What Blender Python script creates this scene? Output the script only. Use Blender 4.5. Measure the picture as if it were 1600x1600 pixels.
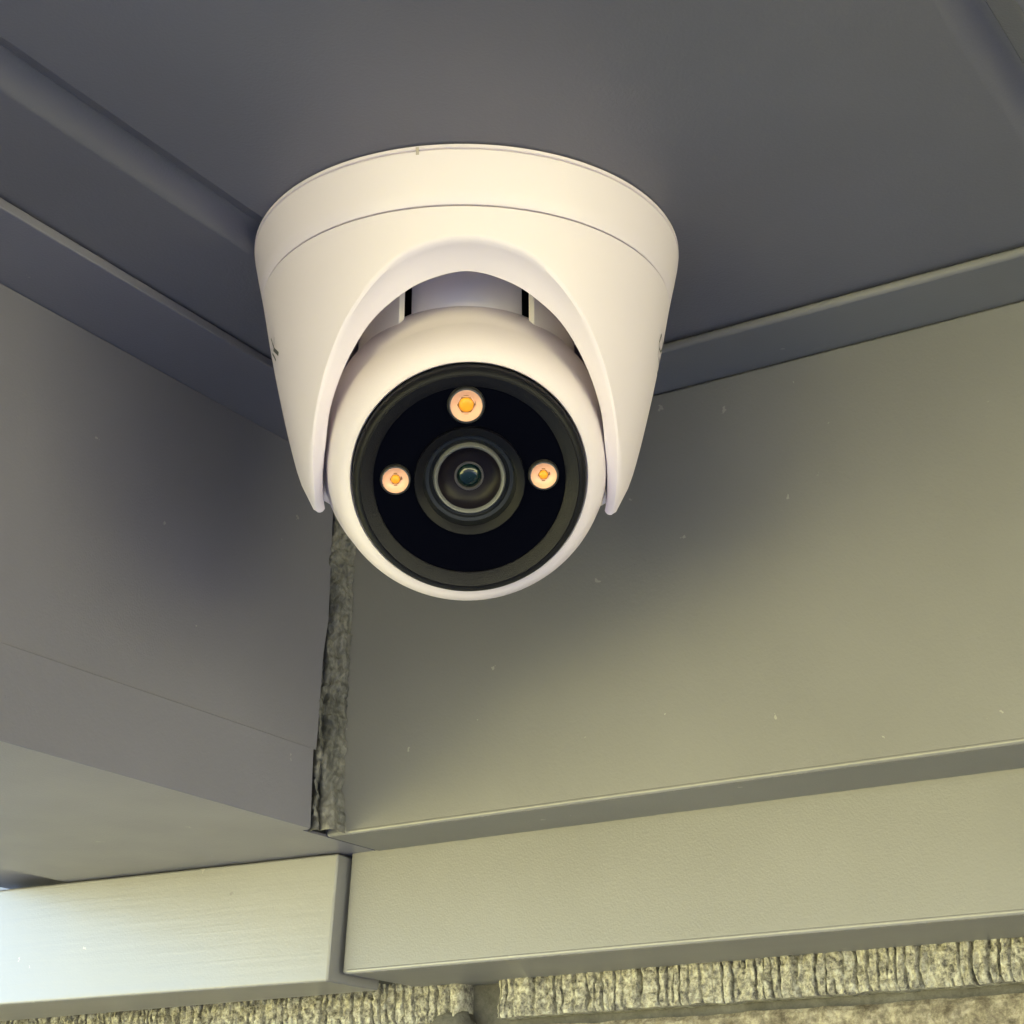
import bpy, bmesh, math, random
from mathutils import Vector, Matrix, noise
random.seed(7)
for o in list(bpy.data.objects): bpy.data.objects.remove(o)
S = bpy.context.scene
C = S.collection
rad = math.radians

# ------------------------------------------------------------------ camera, sky, sun, exposure
H0 = 2.0943                      # height of the photographer's phone above the ground
PITCH, ROLL, YAW = rad(21.68), rad(-0.12), rad(31.83)
cam = bpy.data.cameras.new('photo_camera'); camo = bpy.data.objects.new('photo_camera', cam); C.objects.link(camo)
cam.sensor_width = 36; cam.lens = 2820.3 / 1600 * 36; cam.clip_start = .01; cam.clip_end = 2000
_d = Vector((-math.sin(YAW) * math.cos(PITCH), math.cos(YAW) * math.cos(PITCH), math.sin(PITCH)))
_r = Vector((math.cos(YAW), math.sin(YAW), 0)); _u = _r.cross(_d)
_r2 = math.cos(ROLL) * _r + math.sin(ROLL) * _u; _u2 = -math.sin(ROLL) * _r + math.cos(ROLL) * _u
M4 = Matrix((_r2, _u2, -_d)).transposed().to_4x4(); M4.translation = Vector((0, 0, H0)); camo.matrix_world = M4
S.camera = camo

SUN_EL, SUN_AZ = rad(46), rad(-12)       # azimuth measured from +Y towards +X: high, behind the building on the left
W = bpy.data.worlds.new('World'); S.world = W; W.use_nodes = True
wn = W.node_tree; bg = wn.nodes['Background']; sky = wn.nodes.new('ShaderNodeTexSky')
sky.sky_type = 'NISHITA'; sky.sun_disc = False; sky.sun_elevation = SUN_EL; sky.sun_rotation = SUN_AZ
sky.air_density = 1.0; sky.dust_density = .5; sky.ozone_density = 1.0
wn.links.new(sky.outputs[0], bg.inputs[0]); bg.inputs[1].default_value = .15
sl = bpy.data.lights.new('sun', 'SUN'); sl.energy = 5.0; sl.angle = rad(.5); sl.color = (1, .95, .86)
so = bpy.data.objects.new('sun', sl); C.objects.link(so)
sdir = Vector((math.sin(SUN_AZ) * math.cos(SUN_EL), math.cos(SUN_AZ) * math.cos(SUN_EL), math.sin(SUN_EL)))
so.rotation_euler = (-sdir).to_track_quat('-Z', 'Y').to_euler(); so.location = (0, 0, 8)
vs = S.view_settings; vs.view_transform = 'Standard'; vs.look = 'None'; vs.exposure = 3.9; vs.gamma = 1; vs.use_curve_mapping = False
S.render.engine = 'CYCLES'

# ------------------------------------------------------------------ materials
def mat(name, col, rough=.5, spec=.5, metal=0.0):
    m = bpy.data.materials.new(name); m.use_nodes = True
    b = m.node_tree.nodes['Principled BSDF']
    b.inputs['Base Color'].default_value = (*col, 1); b.inputs['Roughness'].default_value = rough
    b.inputs['Specular IOR Level'].default_value = spec; b.inputs['Metallic'].default_value = metal
    return m, m.node_tree, b
def nd(t, typ, **kw):
    n = t.nodes.new(typ)
    for k, v in kw.items():
        if k in n.inputs: n.inputs[k].default_value = v
        else: setattr(n, k, v)
    return n
def coords(t, scale=(1, 1, 1), rot=(0, 0, 0)):
    tc = nd(t, 'ShaderNodeTexCoord'); mp = nd(t, 'ShaderNodeMapping')
    mp.inputs['Scale'].default_value = scale; mp.inputs['Rotation'].default_value = rot
    t.links.new(tc.outputs['Object'], mp.inputs['Vector']); return mp.outputs['Vector']
def ramp(t, fac, stops, interp='LINEAR'):
    r = nd(t, 'ShaderNodeValToRGB'); e = r.color_ramp.elements; r.color_ramp.interpolation = interp
    while len(e) < len(stops): e.new(.5)
    for k, (p, c) in zip(e, stops): k.position = p; k.color = (*c, 1) if len(c) == 3 else c
    t.links.new(fac, r.inputs[0]); return r.outputs[0]
def bump(t, h, b, strength, dist, prev=None):
    n = nd(t, 'ShaderNodeBump', Strength=strength, Distance=dist); t.links.new(h, n.inputs['Height'])
    if prev: t.links.new(prev, n.inputs['Normal'])
    t.links.new(n.outputs[0], b.inputs['Normal']); return n.outputs[0]

def paint(name, col, rough, chips=True, brush=False, spec=.5, peel=1.0):
    m, t, b = mat(name, col, rough, spec); v = coords(t)
    n1 = nd(t, 'ShaderNodeTexNoise', Scale=9.0, Detail=4.0); t.links.new(v, n1.inputs['Vector'])
    c = ramp(t, n1.outputs[0], [(.3, tuple(x * .9 for x in col)), (.7, tuple(x * 1.1 for x in col))])
    r = nd(t, 'ShaderNodeMapRange'); r.inputs['To Min'].default_value = rough - .05; r.inputs['To Max'].default_value = rough + .07
    n4 = nd(t, 'ShaderNodeTexNoise', Scale=35.0, Detail=5.0); t.links.new(v, n4.inputs['Vector'])
    t.links.new(n4.outputs[0], r.inputs[0]); t.links.new(r.outputs[0], b.inputs['Roughness'])
    n2 = nd(t, 'ShaderNodeTexNoise', Scale=1300.0, Detail=2.0); t.links.new(v, n2.inputs['Vector'])
    p = bump(t, n2.outputs[0], b, .30 * peel, .00025)
    n3 = nd(t, 'ShaderNodeTexNoise', Scale=70.0, Detail=3.0); t.links.new(v, n3.inputs['Vector'])
    p = bump(t, n3.outputs[0], b, .10 * peel, .0006, p)
    if brush:
        vb = coords(t, (7, 60, 210), (0, rad(6), 0)); nb = nd(t, 'ShaderNodeTexNoise', Scale=1.6, Detail=5.0, Distortion=.7)
        t.links.new(vb, nb.inputs['Vector']); p = bump(t, nb.outputs[0], b, .06, .0010, p)
    if chips:
        vo = nd(t, 'ShaderNodeTexVoronoi', Scale=48.0); vd = nd(t, 'ShaderNodeTexNoise', Scale=420.0, Detail=3.0)
        t.links.new(v, vd.inputs['Vector'])
        mixv = nd(t, 'ShaderNodeVectorMath', operation='MULTIPLY_ADD'); mixv.inputs[1].default_value = (.006, .006, .006)
        t.links.new(vd.outputs['Color'], mixv.inputs[0]); t.links.new(v, mixv.inputs[2]); t.links.new(mixv.outputs[0], vo.inputs['Vector'])
        sep = nd(t, 'ShaderNodeSeparateColor'); t.links.new(vo.outputs['Color'], sep.inputs[0])
        size = nd(t, 'ShaderNodeMath', operation='MULTIPLY_ADD'); size.inputs[1].default_value = .40; size.inputs[2].default_value = -.335
        t.links.new(sep.outputs[0], size.inputs[0])
        lt = nd(t, 'ShaderNodeMath', operation='LESS_THAN'); t.links.new(vo.outputs['Distance'], lt.inputs[0]); t.links.new(size.outputs[0], lt.inputs[1])
        vo2 = nd(t, 'ShaderNodeTexVoronoi', Scale=125.0); t.links.new(mixv.outputs[0], vo2.inputs['Vector'])
        sep2 = nd(t, 'ShaderNodeSeparateColor'); t.links.new(vo2.outputs['Color'], sep2.inputs[0])
        size2 = nd(t, 'ShaderNodeMath', operation='MULTIPLY_ADD'); size2.inputs[1].default_value = .9; size2.inputs[2].default_value = -.77
        t.links.new(sep2.outputs[1], size2.inputs[0])
        lt2 = nd(t, 'ShaderNodeMath', operation='LESS_THAN'); t.links.new(vo2.outputs['Distance'], lt2.inputs[0]); t.links.new(size2.outputs[0], lt2.inputs[1])
        ltm = nd(t, 'ShaderNodeMath', operation='MAXIMUM'); t.links.new(lt.outputs[0], ltm.inputs[0]); t.links.new(lt2.outputs[0], ltm.inputs[1]); lt = ltm
        mx = nd(t, 'ShaderNodeMix', data_type='RGBA'); mx.inputs[7].default_value = (.34, .33, .31, 1)
        sc = nd(t, 'ShaderNodeMath', operation='MULTIPLY'); sc.inputs[1].default_value = .5
        t.links.new(lt.outputs[0], sc.inputs[0]); t.links.new(sc.outputs[0], mx.inputs[0]); t.links.new(c, mx.inputs[6])
        c = mx.outputs[2]; p = bump(t, lt.outputs[0], b, .5, -.0005, p)
    t.links.new(c, b.inputs['Base Color']); return m

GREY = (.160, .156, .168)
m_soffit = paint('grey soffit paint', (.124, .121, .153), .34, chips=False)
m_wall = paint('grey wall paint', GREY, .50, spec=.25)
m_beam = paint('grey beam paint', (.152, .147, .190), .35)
m_fascia = paint('grey fascia gloss paint', (.150, .146, .156), .42, spec=.35)
m_fasciab = paint('grey fascia brushed paint', GREY, .29, brush=True, spec=.42, peel=.45)
m_gloss = paint('glossy grey highlight bead', GREY, .24, chips=False, spec=.6)  # glossier wall grey for the added highlight beads
m_white, t, b = mat('white polycarbonate', (.755, .665, .735), .42, .45)
v = coords(t); n = nd(t, 'ShaderNodeTexNoise', Scale=2600.0, Detail=2.0); t.links.new(v, n.inputs['Vector']); bump(t, n.outputs[0], b, .18, .00012)
m_inner = mat('white inner plastic', (.84, .78, .79), .45)[0]
m_dark = mat('black gap shade', (.006, .006, .008), .7)[0]  # flat black used as painted shade inside gaps
m_bezel, t, b = mat('black textured bezel', (.0045, .0042, .008), .48, .22)
v = coords(t); n = nd(t, 'ShaderNodeTexNoise', Scale=3200.0, Detail=2.0); t.links.new(v, n.inputs['Vector']); bump(t, n.outputs[0], b, .55, .00025)
m_bezel2 = mat('black bezel edge', (.005, .005, .008), .5, .2)[0]
m_glass = mat('black face window', (.001, .001, .0025), .06, .05)[0]
m_hood = mat('satin black lens hood', (.003, .003, .006), .45, .13)[0]
m_barrel = mat('black lens barrel', (.008, .009, .012), .4, .4)[0]
m_lring = mat('grey lens edge glint', (.12, .12, .125), .35, .4)[0]  # light caught on the glass rim, put into the grey
m_lens = mat('dark lens cup', (.006, .0045, .008), .34, .12)[0]
m_pupil, t, b = mat('coated front element', (.003, .010, .011), .05, .45)
m_iris = mat('lens inner ring', (.06, .055, .06), .3, .5)[0]
m_refl = mat('peach led reflector', (.80, .46, .33), .30, .5)[0]
m_emit = mat('amber led phosphor', (.92, .34, .012), .35, .5)[0]
m_ledrim = mat('dark led rim', (.03, .028, .028), .3, .5)[0]
m_brown = mat('brown led frame', (.22, .10, .03), .5)[0]
m_nick = mat('shadowed nick', (.42, .36, .34), .6)[0]
m_print = mat('grey printed mark', (.10, .095, .09), .5)[0]

# sealant: grey, patchy, dirty
m_caulk, t, b = mat('weathered sealant', (.1, .1, .1), .75, .3); v = coords(t, (1, 1, .45))
n = nd(t, 'ShaderNodeTexNoise', Scale=620.0, Detail=8.0, Roughness=.75); t.links.new(v, n.inputs['Vector'])
n2 = nd(t, 'ShaderNodeTexNoise', Scale=75.0, Detail=5.0); t.links.new(v, n2.inputs['Vector'])
ad = nd(t, 'ShaderNodeMath', operation='ADD'); t.links.new(n.outputs[0], ad.inputs[0]); t.links.new(n2.outputs[0], ad.inputs[1])
hf = nd(t, 'ShaderNodeMath', operation='MULTIPLY'); hf.inputs[1].default_value = .5; t.links.new(ad.outputs[0], hf.inputs[0])
t.links.new(ramp(t, hf.outputs[0], [(.40, (.05, .05, .052)), (.48, (.095, .093, .096)), (.55, (.14, .135, .135)), (.64, (.20, .188, .18))]), b.inputs['Base Color'])
bump(t, hf.outputs[0], b, .3, .0010)

def stone(name, stops, s1, s2):
    m, t, b = mat(name, (.3, .28, .22), .9, .2); v = coords(t)
    n = nd(t, 'ShaderNodeTexNoise', Scale=s1, Detail=8.0, Roughness=.75); t.links.new(v, n.inputs['Vector'])
    n2 = nd(t, 'ShaderNodeTexNoise', Scale=s2, Detail=3.0); t.links.new(v, n2.inputs['Vector'])
    ad = nd(t, 'ShaderNodeMath', operation='MULTIPLY_ADD'); ad.inputs[1].default_value = .45
    t.links.new(n2.outputs[0], ad.inputs[0])
    sc = nd(t, 'ShaderNodeMath', operation='MULTIPLY'); sc.inputs[1].default_value = .55; t.links.new(n.outputs[0], sc.inputs[0])
    t.links.new(sc.outputs[0], ad.inputs[2]); t.links.new(ramp(t, ad.outputs[0], stops), b.inputs['Base Color'])
    bump(t, n.outputs[0], b, .8, .0012); return m
m_brick = stone('split face brick', [(.40, (.10, .094, .088)), (.46, (.23, .215, .19)), (.53, (.36, .34, .29)), (.60, (.48, .465, .42))], 1100, 420)
m_brick2 = stone('worn brick', [(.38, (.07, .058, .048)), (.5, (.17, .148, .12)), (.60, (.32, .29, .24))], 620, 140)
m_mortar = stone('dark mortar', [(.35, (.045, .043, .042)), (.65, (.12, .115, .11))], 300, 60)
m_ground, t, b = mat('dry grass and gravel', (.3, .26, .15), .95, .1); v = coords(t)
n = nd(t, 'ShaderNodeTexNoise', Scale=1.7, Detail=9.0, Roughness=.7); t.links.new(v, n.inputs['Vector'])
t.links.new(ramp(t, n.outputs[0], [(.35, (.34, .31, .115)), (.55, (.49, .445, .18)), (.7, (.58, .52, .26))]), b.inputs['Base Color'])
m_pave = stone('grey concrete paving', [(.35, (.075, .077, .092)), (.6, (.115, .118, .138))], 60, 5)
m_road = stone('asphalt', [(.35, (.04, .04, .043)), (.6, (.065, .065, .068))], 60, 2)
m_roof = mat('dark roof sheet', (.06, .06, .065), .7)[0]

# ------------------------------------------------------------------ helpers
def empty(name, loc):
    o = bpy.data.objects.new(name, None); C.objects.link(o); o.location = loc; o.empty_display_size = .02; return o
def tag(o, label, cat=None, kind=None, group=None):
    o['label'] = label; o['kind'] = kind or 'thing'
    if cat: o['category'] = cat
    if group: o['group'] = group
    return o
def worldloc(p):
    l = Vector((0, 0, 0))
    while p: l += p.location; p = p.parent
    return l
def mesh(name, verts, faces, m, parent=None, smooth=None, org=None, bevel=0, seg=3):
    """verts in world coordinates; parents are never rotated"""
    base = worldloc(parent) if parent else Vector((0, 0, 0))
    o0 = Vector(org) if org is not None else (base if parent else Vector((0, 0, 0)))
    me = bpy.data.meshes.new(name); me.from_pydata([tuple(Vector(v) - o0) for v in verts], [], faces)
    bm = bmesh.new(); bm.from_mesh(me); bmesh.ops.recalc_face_normals(bm, faces=bm.faces); bm.to_mesh(me); bm.free()
    me.materials.append(m)
    if smooth is not None:
        for p in me.polygons: p.use_smooth = True
        me.set_sharp_from_angle(angle=rad(smooth))
    o = bpy.data.objects.new(name, me); C.objects.link(o)
    if parent: o.parent = parent; o.location = o0 - base
    else: o.location = o0
    if bevel:
        md = o.modifiers.new('bevel', 'BEVEL'); md.width = bevel; md.segments = seg; md.limit_method = 'ANGLE'; md.angle_limit = rad(40)
        for p in me.polygons: p.use_smooth = True
        md.harden_normals = True
    return o
BF = [(0, 1, 2, 3), (7, 6, 5, 4), (0, 4, 5, 1), (1, 5, 6, 2), (2, 6, 7, 3), (3, 7, 4, 0)]
def boxv(x0, x1, y0, y1, z0, z1):
    return [(x0, y0, z0), (x1, y0, z0), (x1, y1, z0), (x0, y1, z0), (x0, y0, z1), (x1, y0, z1), (x1, y1, z1), (x0, y1, z1)]
def box(name, x0, x1, y0, y1, z0, z1, m, parent=None, bevel=0, seg=3, org=None):
    return mesh(name, boxv(x0, x1, y0, y1, z0, z1), BF, m, parent, bevel=bevel, seg=seg,
                org=org if org is not None else (None if parent else ((x0 + x1) / 2, (y0 + y1) / 2, z0)))
def prism_y(name, prof, y0, y1, m, parent=None, smooth=None, org=None):
    n = len(prof); vv = [(x, y0, z) for x, z in prof] + [(x, y1, z) for x, z in prof]
    ff = [(i, (i + 1) % n, n + (i + 1) % n, n + i) for i in range(n)] + [tuple(range(n)), tuple(range(2 * n - 1, n - 1, -1))]
    return mesh(name, vv, ff, m, parent, smooth, org)

ZC = H0 + .2557          # underside of the soffit
TZ = ZC - .0036          # underside of the edge trims
XW = -.3645              # inner face of the boxed beam
YW = .4750               # face of the wall panel
Z3 = H0 + .1214          # bottom of wall panel and of the beam
Y4 = .5035               # front of the lower fascia
Z5 = H0 + .0809          # bottom of the lower fascia
YB = .5455               # brick face

# ------------------------------------------------------------------ ground: lawn, plus an unseen bank added back left for warm bounce light
gv, gf = [], []
N = 110
def gpos(i): s = (i / N) * 2 - 1; return 900 * s * (.004 + abs(s) ** 4)
for i in range(N + 1):
    for j in range(N + 1):
        x, y = gpos(i), gpos(j)
        e = 0.0
        dd = (-y * .55 - x * .83)                # towards back left
        if dd > 5.5: e = min(2.35, (dd - 5.5) * .6) + .25 * noise.noise(Vector((x * .2, y * .2, 0)))
        gv.append((x, y, max(0, e)))
for i in range(N):
    for j in range(N): a = i * (N + 1) + j; gf.append((a, a + N + 1, a + N + 2, a + 1))
g = mesh('ground', gv, gf, m_ground, smooth=60); tag(g, 'dry grassy ground below the eaves, with an unseen bank added for bounce light', kind='structure')
pv = box('added_paving', -2.5, 7, -3.6, YB + .02, .004, .05, m_pave, bevel=.01); tag(box('added_asphalt', -.6, 16, -80, -3.7, .004, .012, m_road), 'unseen asphalt added behind the photographer to cut warm bounce light', kind='structure'); tag(pv, 'unseen dark paving added along the building to hold down light from below', kind='structure')  # unseen paving and asphalt, added dark to limit warm bounce

# ------------------------------------------------------------------ roof with grooved soffit boards
roof = box('roof', -.512, 1.75, -2.0, 3.0, ZC + .012, ZC + .16, m_roof); tag(roof, 'unseen roof deck added above the grey soffit boards to block the sun', kind='structure')  # unseen deck, added to keep the sun off
tag(box('shadow_block', -4.5, 3.2, .60, 3.4, ZC + .165, 5.4, m_wall), 'unseen block added above the soffit to lengthen the shadow on the ground', kind='structure')  # unseen mass, added to cast a longer shadow on the ground
PITCHB = .2025; G0 = -.2895; GW, GD = .0095, .0042
def half_groove(x, s):       # from the flat towards the joint at x; s=+1 board lies on +X side
    out = []
    for k in range(13):
        q = k / 12
        if s > 0: d = .10 * GD * min(1, q * 8) + .90 * GD * q; xx = .0072 * (1 - q)
        else: d = GD * (.5 - .5 * math.cos(math.pi * q)); xx = GW * (1 - q)
        out.append((x + s * (xx + .00004), ZC + d))
    return out
for k in range(0, 11):
    xa, xb = G0 + (k - 1) * PITCHB, G0 + k * PITCHB
    prof = [(xa + .00004, ZC + .011)] + list(reversed(half_groove(xa, 1))) + half_groove(xb, -1) + [(xb - .00004, ZC + .011)]
    if k == 0: prof = [(-.4995, ZC + .011), (-.4995, ZC)] + half_groove(xb, -1) + [(xb - .00004, ZC + .011)]
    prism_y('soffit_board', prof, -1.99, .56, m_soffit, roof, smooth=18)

# ------------------------------------------------------------------ edge trims under the soffit
tr = box('edge_trim', XW - .002, 1.7, .4495, YW + .01, TZ, ZC - .0006, m_wall, bevel=.0016, seg=4)
tag(tr, 'flat grey edge trim under the soffit above the olive-lit wall, right of the camera', 'trim')
tl = box('edge_trim', XW - .012, -.3338, -1.98, .4490, TZ, ZC - .0006, m_beam, bevel=.0005, seg=2)
tag(tl, 'flat grey edge trim along the top of the boxed beam, left of the camera', 'trim')

# ------------------------------------------------------------------ boxed beam on the left
bm_ = empty('boxed_beam', (-.433, -.5, Z3)); tag(bm_, 'grey boxed beam with a lap seam, left of the camera', 'beam')
ZL = H0 + .1480
vv = [(x, y, z) for x in (XW, XW - .010) for y, z in ((-1.98, ZL + .0002), (.4636, ZL + .0002), (.4646, H0 + .165), (.4655, H0 + .182), (.4676, H0 + .195), (.4680, TZ - .0003), (-1.98, TZ - .0003))]
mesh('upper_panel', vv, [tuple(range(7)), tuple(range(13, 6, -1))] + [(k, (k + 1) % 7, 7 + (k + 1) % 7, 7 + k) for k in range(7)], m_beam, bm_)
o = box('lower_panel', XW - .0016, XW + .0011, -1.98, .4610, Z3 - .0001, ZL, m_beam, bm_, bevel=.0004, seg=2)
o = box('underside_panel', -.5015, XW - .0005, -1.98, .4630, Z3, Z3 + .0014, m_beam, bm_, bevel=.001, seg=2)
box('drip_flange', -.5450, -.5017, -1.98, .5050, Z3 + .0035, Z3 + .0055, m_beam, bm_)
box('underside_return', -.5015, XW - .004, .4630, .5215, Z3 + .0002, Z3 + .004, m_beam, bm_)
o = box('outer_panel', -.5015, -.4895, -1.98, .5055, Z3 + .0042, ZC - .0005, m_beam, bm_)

# ------------------------------------------------------------------ wall panel and lower fascia
wp = box('wall_panel', XW - .0036, 3.15, YW, Y4 + .04, Z3, TZ - .0003, m_wall, bevel=.0012, seg=3)
tag(wp, 'wide smooth olive-grey wall panel with pale chips, right of the sealed corner', 'wall panel')
wl = box('wall_panel', -3.2, -.502, .506, .5445, Z3 + .0005, ZC + .3, m_wall)
tag(wl, 'sliver of grey wall panel past the outer edge of the boxed beam', 'wall panel')
def bead(x0, x1, y, z, r, m, parent):  # glossy bead added along a panel edge to catch a highlight
    n = 14; vv = [(x, y + r * math.cos(2 * math.pi * k / n), z + r * math.sin(2 * math.pi * k / n)) for x in (x0, x1) for k in range(n)]
    ff = [(k, (k + 1) % n, n + (k + 1) % n, n + k) for k in range(n)] + [tuple(range(n)), tuple(range(2 * n - 1, n - 1, -1))]
    return mesh('highlight_bead', vv, ff, m, parent, smooth=40)
bead(XW + .006, 3.14, YW + .0008, Z3 + .0008, .0010, m_gloss, wp)
frv = boxv(-.3785, 3.15, Y4, YB + .012, Z5, Z3 + .004)
for k in (0, 3): frv[k] = (-.3812, frv[k][1], frv[k][2])
fr = mesh('fascia_board', frv, BF, m_fascia, org=(1.3, Y4, Z5), bevel=.0012)
bead(-.3790, 3.14, Y4 + .0008, Z5 + .0008, .0010, m_gloss, fr)
tag(fr, 'long olive-grey lower fascia board right of the open vertical joint', 'fascia board')
zt, zb = Z3 - .0002, H0 + .0781
fv = []
for xt, xb_, yt, yb in ((-.3806, -.3834, .4985, .4985), (-.5300, -.5300, .4872, .4872), (-3.0, -3.0, .4840, .4840)):
    fv += [(xt, yt, zt), (xb_, yb, zb), (xb_, .5285, zb), (xt, .5285, zt)]
ff = [(0, 1, 2, 3), (11, 10, 9, 8)]
for q in (0, 4):
    for a, b_ in ((0, 1), (1, 2), (2, 3), (3, 0)): ff.append((q + a, q + b_, q + 4 + b_, q + 4 + a))
fl = mesh('fascia_board', fv, ff, m_fasciab, org=(-.58, .5, zb), bevel=.0009)
tag(fl, 'lower fascia board left of the vertical joint, sky-lit with brush marks', 'fascia board')

box('joint_shade', -.3900, -.3700, .5290, .5400, Z5 + .001, Z3 - .001, m_dark, fl)  # black box standing in for the shade inside the open joint
# ------------------------------------------------------------------ sealant in the corner
rows = 330; cols = 30; vv, ff = [], []
zt_, zb_ = TZ - .001, Z3 + .0002
for i in range(rows + 1):
    q = i / rows; z = zt_ + (zb_ - zt_) * q
    nl = noise.noise(Vector((z * 60, 3, 0))) * .0022 + noise.noise(Vector((z * 230, 5, 0))) * .0012 + noise.noise(Vector((z * 700, 8, 0))) * .0006
    nr = noise.noise(Vector((z * 45, 9, 0))) * .0022 + noise.noise(Vector((z * 210, 1, 0))) * .0014 + noise.noise(Vector((z * 800, 4, 0))) * .0007
    wide = max(0, min(1, (q - .55) / .25)) if q < .8 else 1
    ya = .4672 - .0050 * wide + nl * 1.3; xr = -.3606 + .0010 * math.sin(q * 5) + nr + .0014 * max(0, (q - .6) / .4)
    crack = max(0, .45 + 1.3 * noise.noise(Vector((z * 38, 21, 0)))) * (1 if .25 < q else .35)
    if q > .8: crack = 1.2
    for j in range(cols + 1):
        w = j / cols
        x = (XW - .0016) + (xr - XW + .0016) * w ** 1.35; y = ya + (YW - .0003 - ya) * w ** .85
        bulge = math.sin(math.pi * w) * (.0020 if q < .7 else .0030) * (1 + 1.6 * noise.noise(Vector((z * 90, w * 3, 0))))
        rough = (noise.noise(Vector((z * 420, w * 7, 2))) * .0014 + noise.noise(Vector((z * 1100, w * 16, 7))) * .0005 + noise.noise(Vector((z * 2400, w * 40, 3))) * .0002) * min(1, 6 * w) * min(1, 5 * (1 - w) + .15)
        seam = w - .34 - .12 * noise.noise(Vector((z * 55, 31, 0)))
        if q > .55: bulge -= .0022 * max(0, 1 - abs(seam) / .09) * min(1, (q - .55) / .1)
        if q > .82 and w < .34: bulge -= .0020
        if .0 < w < .16: bulge -= .0048 * min(1.3, crack) * (1 - abs(w - .07) / .09)
        k = bulge + rough
        vv.append((x + k * .75, y - k * .65, z))
for i in range(rows):
    for j in range(cols): a = i * (cols + 1) + j; ff.append((a, a + 1, a + cols + 2, a + cols + 1))
sb = mesh('sealant_bead', vv, ff, m_caulk, smooth=80, org=(XW, YW, Z3)); tag(sb, 'ragged weathered grey sealant bead down the inside corner', 'sealant')
# backing strip, painted black as the shade in the crack between bead and beam
bk = box('crack_shade', XW - .010, XW - .0034, .4670, .4748, Z3 + .001, TZ - .001, m_dark, sb)

# ------------------------------------------------------------------ brick wall
bw = empty('brick_wall', (0, YB, 0)); tag(bw, 'wall of ribbed split-face bricks below the fascia boards', 'brick wall')
box('mortar', -3.2, 3.1, YB + .0085, YB + .2, 0, Z5 + .03, m_mortar, bw)
def brick_mesh(name, ln, ht, dp, m, nx, nz, seed, rib):
    vv, ff = [], []
    for i in range(nx + 1):
        for j in range(nz + 1):
            x = ln * i / nx; z = ht * j / nz
            e = min(x, ln - x, z + .001, ht - z + .001)
            y = .0016 * noise.noise(Vector((x * 60, z * 60, seed))) + .0012 * noise.noise(Vector((x * 230, z * 170, seed + 4)))
            if rib:
                u = x / .0038 + 1.6 * noise.noise(Vector((x * 70, seed, seed + 2))) + .22 * noise.noise(Vector((x * 40, z * 90, seed + 6)))
                gr = abs((u % 1) - .5) * 2; on = noise.noise(Vector((math.floor(u + .5) * 5.3, z * 60, seed)))
                y += max(0, .0024 + .0050 * on) * max(0, (gr - .74) / .26) ** .6
                y += .0010 * noise.noise(Vector((x * 520, z * 430, seed + 9))) + .0008 * noise.noise(Vector((x * 1100, z * 900, seed + 5)))
                y += .0045 * max(0, noise.noise(Vector((x * 330, z * 230, seed + 3))) - .30)
            y += .0025 * max(0, 1 - e / .003) ** 2
            vv.append((x, y, z + .0006 * noise.noise(Vector((x * 120, z * 3, seed + 1)))))
    for i in range(nx):
        for j in range(nz): a = i * (nz + 1) + j; ff.append((a, a + nz + 1, a + nz + 2, a + 1))
    n0 = len(vv); W1 = nz + 1
    per = [i * W1 for i in range(nx + 1)] + [nx * W1 + j for j in range(1, nz + 1)] + [i * W1 + nz for i in range(nx - 1, -1, -1)] + [j for j in range(nz - 1, 0, -1)]
    for p in per: vv.append((vv[p][0], dp, vv[p][2]))
    for k in range(len(per)):
        k2 = (k + 1) % len(per); ff.append((per[k2], per[k], n0 + k, n0 + k2))
    me = bpy.data.meshes.new(name); me.from_pydata(vv, [], ff); me.materials.append(m)
    bm = bmesh.new(); bm.from_mesh(me); bmesh.ops.recalc_face_normals(bm, faces=bm.faces); bm.to_mesh(me); bm.free(); return me
BLN, BHT, JN, BED = .29, .072, .0145, .0030
top0 = H0 + .0682                        # underside of the top course
hero = [brick_mesh('brick', BLN, BHT, .05, m_brick, 640, 90, 11 + 20 * k, True) for k in range(2)]
herob = [brick_mesh('brick', BLN, BHT, .05, m_brick2, 200, 50, 61 + 20 * k, False) for k in range(2)]
low = brick_mesh('brick', BLN, BHT, .05, m_brick2, 14, 5, 5, False)
def put(me, x, y, z):
    o = bpy.data.objects.new('brick', me); C.objects.link(o); o.parent = bw; o.location = (x, y - YB, z); return o
stepx = BLN + JN
for c in range(0, 26):
    z = top0 - c * (BHT + BED)
    if z < 0: break
    off = -.3460 if c % 2 == 0 else -.3800
    for k in range(-7, 10):
        x = off + k * stepx
        if x < -2.4 or x > 2.2: continue
        near = -1 < x + BLN / 2 < .4
        if c == 0 and near: me = hero[k % 2]
        elif c == 1 and near: me = herob[k % 2]
        elif c < 3 or abs(x) < 1.2: me = low
        else: continue
        put(me, x, YB + (.0045 if c == 1 else .004 if c else 0) + random.uniform(-.0006, .0006), z)
# mortar lump squeezed out beside the vertical joint
lv, lf = [], []
for i in range(13):
    for j in range(9):
        a = i / 12 * math.pi; b_ = j / 8 * 2 * math.pi
        rr = .0085 * (1 + .35 * noise.noise(Vector((i * .6, j * .9, 3))))
        lv.append((-.3655 + rr * 1.1 * math.sin(a) * math.cos(b_), YB + .004 + .006 * math.cos(a), top0 - .002 + rr * .8 * math.sin(a) * math.sin(b_)))
for i in range(12):
    for j in range(8): p = i * 9 + j; lf.append((p, p + 9, p + 10, p + 1))
mesh('mortar', lv, lf, m_mortar, bw, smooth=60)

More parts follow.
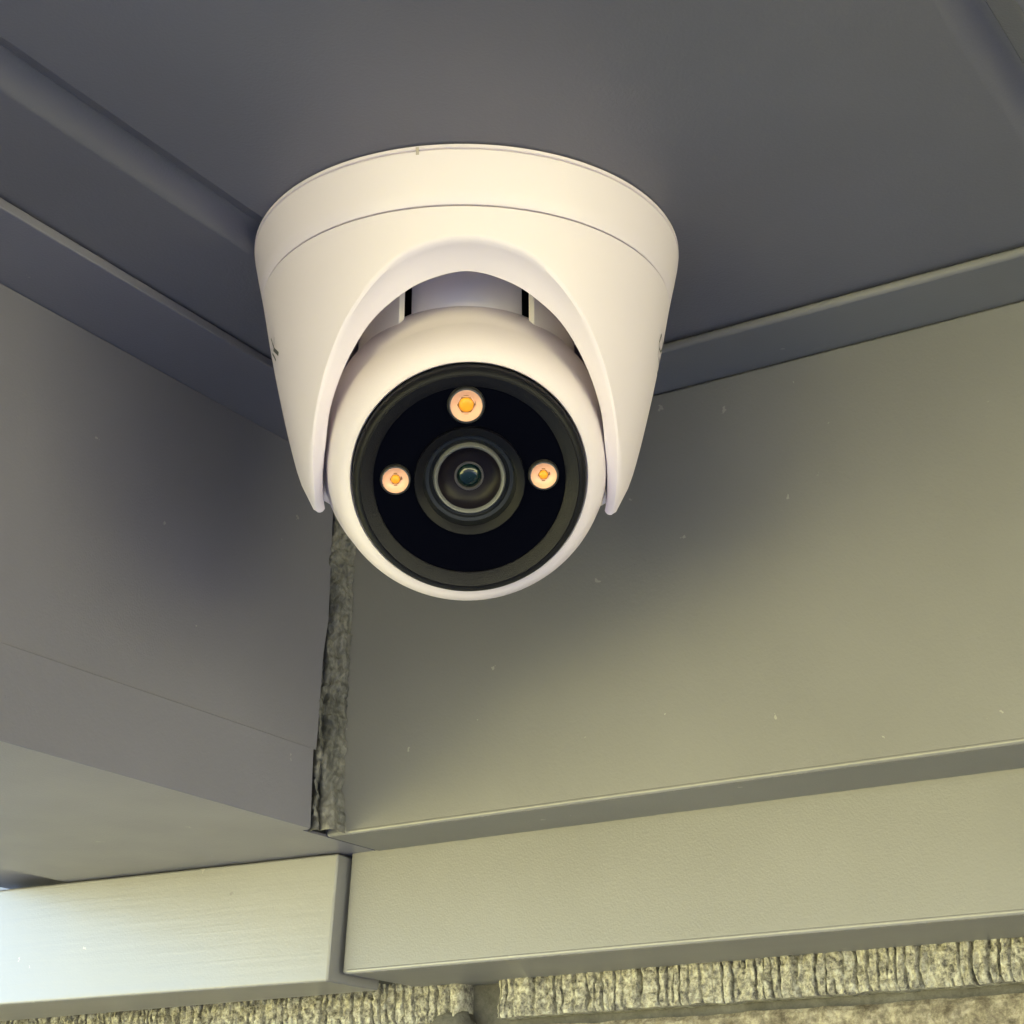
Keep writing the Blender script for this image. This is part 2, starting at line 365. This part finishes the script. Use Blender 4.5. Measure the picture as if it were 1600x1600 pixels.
# ------------------------------------------------------------------ security camera
AX = Vector((-.2479, .3755, 0)); F = Vector((.5510, -.8345, 0)); R = Vector((.8345, .5510, 0)); UP = Vector((0, 0, 1))
sc_ = empty('security_camera', (AX.x, AX.y, ZC)); tag(sc_, 'white turret security camera with black lens face fixed to the soffit', 'camera')
def cyl(phi, r, dp): return AX + F * (r * math.cos(phi)) + R * (r * math.sin(phi)) + UP * (ZC - dp)
KN = [(0, .0600), (.004, .0594), (.0165, .0567), (.0300, .0541), (.0420, .0515), (.0553, .0483), (.0640, .0459), (.0700, .0439), (.0752, .0416), (.0800, .0392)]
def prof(d):
    for (a, ra), (b2, rb) in zip(KN, KN[1:]):
        if d <= b2:
            i = KN.index((a, ra)); q = (d - a) / (b2 - a)
            p0 = KN[max(0, i - 1)]; p3 = KN[min(len(KN) - 1, i + 2)]
            m0 = (rb - p0[1]) / (b2 - p0[0]) * (b2 - a); m1 = (p3[1] - ra) / (p3[0] - a) * (b2 - a)
            return (2 * q**3 - 3 * q**2 + 1) * ra + (q**3 - 2 * q**2 + q) * m0 + (-2 * q**3 + 3 * q**2) * rb + (q**3 - q**2) * m1
    return KN[-1][1]
def lathe_cyl(name, pts, m, parent, n=144, smooth=35, p0=-math.pi, p1=math.pi):
    full = abs(p1 - p0 - 2 * math.pi) < 1e-6; k = len(pts); vv, ff = [], []; cnt = n if full else n + 1
    for i in range(cnt):
        ph = p0 + (p1 - p0) * i / n
        for r, d in pts: vv.append(cyl(ph, r, d))
    for i in range(n):
        i2 = (i + 1) % cnt
        for j in range(k - 1): ff.append((i * k + j, i2 * k + j, i2 * k + j + 1, i * k + j + 1))
    return mesh(name, vv, ff, m, parent, smooth)
# back plate and base ring
lathe_cyl('back_plate', [(.02, .0001), (.0592, .0001), (.0598, .0004), (.0598, .0013), (.0590, .0015), (.02, .0015)], m_white, sc_)
base = lathe_cyl('base_ring', [(.05, .0016), (.0594, .0016), (prof(.0022), .0020)] + [(prof(d), d) for d in (.004, .008, .012, .0156)] + [(prof(.016) - .0003, .0160), (.052, .0161)], m_white, sc_)
# small latch notch on the ring, its shade painted as a darker tone
for dph, w in ((-12.4, .0004),):
    pv = []
    for dp in (.0008, .0028):
        for q in (-1, 1):
            for rr in (.0001, -.0006): pv.append(cyl(rad(dph) + q * w / .06, prof(dp) + rr, dp))
    mesh('latch_slot', pv, [(0, 2, 3, 1), (4, 5, 7, 6), (0, 4, 6, 2), (1, 3, 7, 5), (0, 1, 5, 4), (2, 6, 7, 3)], m_nick, base)
# housing with arch cut-out
OUT = [(0, .0250), (14.5, .0273), (25, .0328), (35.4, .0407), (43.8, .0487), (51.6, .0568), (61.3, .0665), (70, .0730), (78, .0767), (86, .0783)]
INN = [(0, .0291, .0456), (13.6, .0314, .0456), (23, .0350, .0456), (31.9, .0397, .0455), (39.5, .0457, .0452), (46.9, .0524, .0445), (54.3, .0594, .0433), (62, .0672, .0413), (73, .0733, .0391), (85, .0776, .0374)]
def crv(tab, u):
    n = len(tab) - 1; u = max(0, min(n - 1e-9, u)); i = int(u); q = u - i
    def g(k):
        if k < 0: a = tab[-k]; return (-a[0],) + tuple(a[1:])
        if k > n: return tuple(2 * x - y for x, y in zip(tab[n], tab[2 * n - k]))
        return tab[k]
    a, b2, c2, d2 = g(i - 1), g(i), g(i + 1), g(i + 2)
    return [.5 * (2 * y + (z - x) * q + (2 * x - 5 * y + 4 * z - w) * q * q + (3 * y - x - 3 * z + w) * q**3) for x, y, z, w in zip(a, b2, c2, d2)]
colsP = []
ns = 72
for i in range(-ns, ns + 1):
    u = abs(i) / ns * 9; o_ = crv(OUT, u); n_ = crv(INN, u); sg = 1 if i >= 0 else -1
    colsP.append((rad(o_[0]) * sg, o_[1], rad(n_[0]) * sg, n_[1], n_[2]))
nb = 60
back = []
for i in range(1, nb):
    q = i / nb; e_ = min(1, min(q, 1 - q) / .03); dz = .0125 * (e_ * e_ * (3 - 2 * e_))
    ph = rad(86) + (2 * math.pi - 2 * rad(86)) * q; back.append((ph, .0780 - dz, rad(85) + (2 * math.pi - 2 * rad(85)) * q, .0776 - dz, .0374 + .0045 * e_))
colsP += back
NR = 22; vv, ff = [], []; rowsN = None
for pho, do, phi_, di, ri in colsP:
    col = []
    col.append(cyl(pho, .052, .01635)); col.append(cyl(pho, prof(.0166) - .0004, .01635))
    for k in range(NR + 1):
        d = .0167 + (do - .0007 - .0167) * (k / NR); col.append(cyl(pho, prof(d) , d))
    # rim with rounded edges
    Po = cyl(pho, prof(do) - .0003, do); Pi = cyl(phi_, ri, di)
    e = (Pi - Po); l = e.length; e = e / l
    inw = (AX + UP * (ZC - do) - Po); inw = inw - e * inw.dot(e); inw.normalize()
    col.append(Po + e * .0003)
    for q in (.18, .40, .62, .85): col.append(Po + e * (l * q) + inw * (.0006 * math.sin(math.pi * q)))
    col.append(Pi + UP * .0001); col.append(cyl(phi_, ri + .0003, di - .0010)); 
    for q in (.3, .65, 1.0): col.append(cyl(phi_, ri + .0003 + .001 * q, di - .001 + (.010 - di) * q))
    rowsN = len(col); vv += col
nc = len(colsP)
for i in range(nc):
    i2 = (i + 1) % nc
    for j in range(rowsN - 1): ff.append((i * rowsN + j, i2 * rowsN + j, i2 * rowsN + j + 1, i * rowsN + j + 1))
hs = mesh('housing', vv, ff, m_white, sc_, smooth=38)
lathe_cyl('inner_ceiling', [(.0001, .0098), (.050, .0098)], m_inner, sc_, n=48)
# printed marks on the sides of the housing
def ribbon(name, lines, w):
    vv, ff = [], []
    for ln in lines:
        P = [cyl(rad(p), prof(d) + .00012, d) for p, d in ln]
        for k in range(len(P) - 1):
            a, b2 = P[k], P[k + 1]; mid = (a + b2) / 2; nrm = Vector((mid.x - AX.x, mid.y - AX.y, 0)).normalized()
            sd = (b2 - a).cross(nrm).normalized() * w / 2; ex = (b2 - a).normalized() * w * .3; n0 = len(vv)
            vv += [a - ex - sd, a - ex + sd, b2 + ex + sd, b2 + ex - sd]; ff.append((n0, n0 + 1, n0 + 2, n0 + 3))
    return mesh(name, vv, ff, m_print, hs)
ribbon('letter_mark', [[(-78.7, .031), (-78.0, .0327), (-77.1, .0343)], [(-74.5, .0326), (-75.6, .0334), (-77.2, .0341)]], .00055)
ribbon('letter_mark', [[(-77.6, .0346), (-75.5, .0361), (-73.4, .0377)]], .0011)
ribbon('letter_mark', [[(-80.9, .0331), (-81.9, .0338)], [(-81, .0344), (-79.1, .0361), (-77.8, .0377)]], .0006)
ribbon('emblem_mark', [[(77.5, .0290), (76.8, .0315), (78.3, .0328), (82.6, .0319), (84.6, .0299), (82.5, .0292), (77.5, .0290)], [(78.1, .0329), (80.5, .0342), (84.5, .0345)], [(83.5, .0335), (86, .0352), (85, .0375)]], .0007)
# inner collar: three segments with dark gaps
lathe_cyl('collar_gap_shade', [(.0208, .010), (.0208, .046)], m_dark, sc_, n=64)  # black core painted as the shade behind the collar gaps
for a0, a1 in ((-37.5, 37.5), (-105, -36.3), (36.3, 105)):
    a0, a1 = rad(a0), rad(a1); n = 24; vv, ff = [], []
    ro_ = .0246 if a0 * a1 < 0 else .0300
    ri_ = .0215 if a0 * a1 < 0 else .0277
    sec = [(ri_, .010), (ro_, .010), (ro_, .0445), (ri_, .0450)]
    for i in range(n + 1):
        for r_, d_ in sec: vv.append(cyl(a0 + (a1 - a0) * i / n, r_, d_))
    for i in range(n):
        for j in range(4): ff.append((i * 4 + j, (i + 1) * 4 + j, (i + 1) * 4 + (j + 1) % 4, i * 4 + (j + 1) % 4))
    ff += [(0, 1, 2, 3), (n * 4 + 3, n * 4 + 2, n * 4 + 1, n * 4)]
    mesh('collar_segment', vv, ff, m_inner, sc_, smooth=35, bevel=.0004, seg=2)
# eyeball: lathe about the lens axis
BC = AX + UP * (ZC - .0588) + R * .0001
TILT = rad(38.2); ROLLF = rad(-2.6)
YAWL = rad(2.4); FY = F * math.cos(YAWL) + R * math.sin(YAWL); RY = R * math.cos(YAWL) - F * math.sin(YAWL)
LA = (FY * math.cos(TILT) - UP * math.sin(TILT)).normalized()
LU = (UP * math.cos(TILT) + FY * math.sin(TILT)).normalized(); LR = RY.copy()
LR, LU = (LR * math.cos(ROLLF) - LU * math.sin(ROLLF)), (LU * math.cos(ROLLF) + LR * math.sin(ROLLF))
def lp(r, a, h): return BC + LA * h + LR * (r * math.cos(a)) + LU * (r * math.sin(a))
def lathe_lens(name, pts, m, parent, n=128, smooth=35, cx=0, cy=0):
    k = len(pts); vv, ff = [], []; ctr = LR * cx + LU * cy
    for i in range(n):
        a = 2 * math.pi * i / n
        for r_, h in pts: vv.append(lp(r_, a, h) + ctr)
    for i in range(n):
        i2 = (i + 1) % n
        for j in range(k - 1): ff.append((i * k + j, i2 * k + j, i2 * k + j + 1, i * k + j + 1))
    return mesh(name, vv, ff, m, parent, smooth)
pb = [(.0396 * math.cos(rad(a)), .0396 * math.sin(rad(a))) for a in range(-78, 21, 4)]
r0, h0 = pb[-1]
for k in range(1, 15):
    q = k / 14; pb.append((r0 - (r0 - .0308) * (.55 * q + .45 * q ** 3.0), h0 + (.0285 - h0) * (q * .45 + .55 * (1 - (1 - q) ** 1.9))))
pb += [(.0306, .0288), (.0303, .0285), (.0301, .0262)]
eye = lathe_lens('eyeball', pb, m_white, sc_, smooth=50)
bez = lathe_lens('bezel_edge', [(.0299, .0255), (.0299, .0306), (.0297, .0314), (.0292, .0322), (.0285, .0327), (.0281, .0328), (.0280, .0318)], m_bezel2, eye, smooth=50)
lathe_lens('bezel', [(.0283, .0310), (.0281, .0326), (.0278, .0328), (.0249, .0313), (.0246, .0310), (.0246, .0290)], m_bezel, eye, smooth=30)
lathe_lens('face_plate', [(.0125, .0306), (.0247, .0306)], m_glass, eye)
ln = lathe_lens('lens', [(.0142, .0290), (.0142, .0318), (.0140, .0321), (.0121, .0312), (.0119, .0310), (.0119, .0300), (.0116, .0296)], m_hood, sc_, smooth=30)
lathe_lens('barrel_wall', [(.0119, .0304), (.0113, .0290), (.0104, .0288), (.0100, .0282), (.0092, .0279)], m_barrel, ln, smooth=30)
lathe_lens('lens_edge', [(.0094, .0278), (.0092, .0293), (.0089, .0297), (.0085, .0295), (.0081, .0287)], m_lring, ln, smooth=60)
lathe_lens('lens_cup', [(.0084, .0291), (.0072, .0276), (.0056, .0267), (.0043, .0263), (.0036, .0261)], m_lens, ln, smooth=60)
lathe_lens('inner_ring', [(.0039, .0260), (.0037, .0265), (.0034, .0265), (.0031, .0258)], m_iris, ln, n=64, smooth=60)
lathe_lens('front_element', [(.0033, .0257), (.0028, .0263), (.0020, .0268), (.0010, .0271), (.00001, .0272)], m_pupil, ln, n=64, smooth=80)
def led(a, rho, ro, re):
    cx, cy = rho * math.cos(rad(a)), rho * math.sin(rad(a)) + .0009; h = .0313
    rim = lathe_lens('led', [(ro * 1.22, h - .0007), (ro * 1.20, h + .0001), (ro * 1.12, h + .0008), (ro * 1.03, h + .0009), (ro * 1.0, h + .0006)], m_ledrim, sc_, n=48, cx=cx, cy=cy)
    lathe_lens('reflector', [(ro * 1.01, h + .0007), (ro * .97, h + .0007), (ro * .88, h + .0003), (ro * .68, h - .0002), (re * 1.3, h - .00058), (re * .9, h - .0006)], m_refl, rim, n=48, smooth=25, cx=cx, cy=cy)
    lathe_lens('emitter_seat', [(re * 1.28, h - .00055), (re * 1.0, h - .0003)], m_brown, rim, n=6, cx=cx, cy=cy)
    lathe_lens('emitter', [(re * 1.05, h - .0004), (re, h - .0001), (re * .8, h + .00015), (re * .4, h + .0003), (.00001, h + .00035)], m_emit, rim, n=40, smooth=70, cx=cx, cy=cy)
    # small brown contacts around the chip
    for q in (90, 270, 10):
        c0 = Vector((math.cos(rad(q)), math.sin(rad(q)))) * re * 1.42; tn = Vector((-math.sin(rad(q)), math.cos(rad(q))))
        nv = []
        for s1, s2 in ((-1, -1), (1, -1), (1, 1), (-1, 1)):
            p2 = c0 + tn * (s1 * re * .42) + c0.normalized() * (s2 * re * .13); rr = p2.length; nv.append(BC + LA * (h - .00045) + LR * (cx + p2.x) + LU * (cy + p2.y))
        mesh('contact', nv, [(0, 1, 2, 3)], m_brown, rim)
led(92, .0190, .0040, .0018)
led(180.5, .0189, .0033, .0011)
led(1.0, .0189, .0033, .0011)
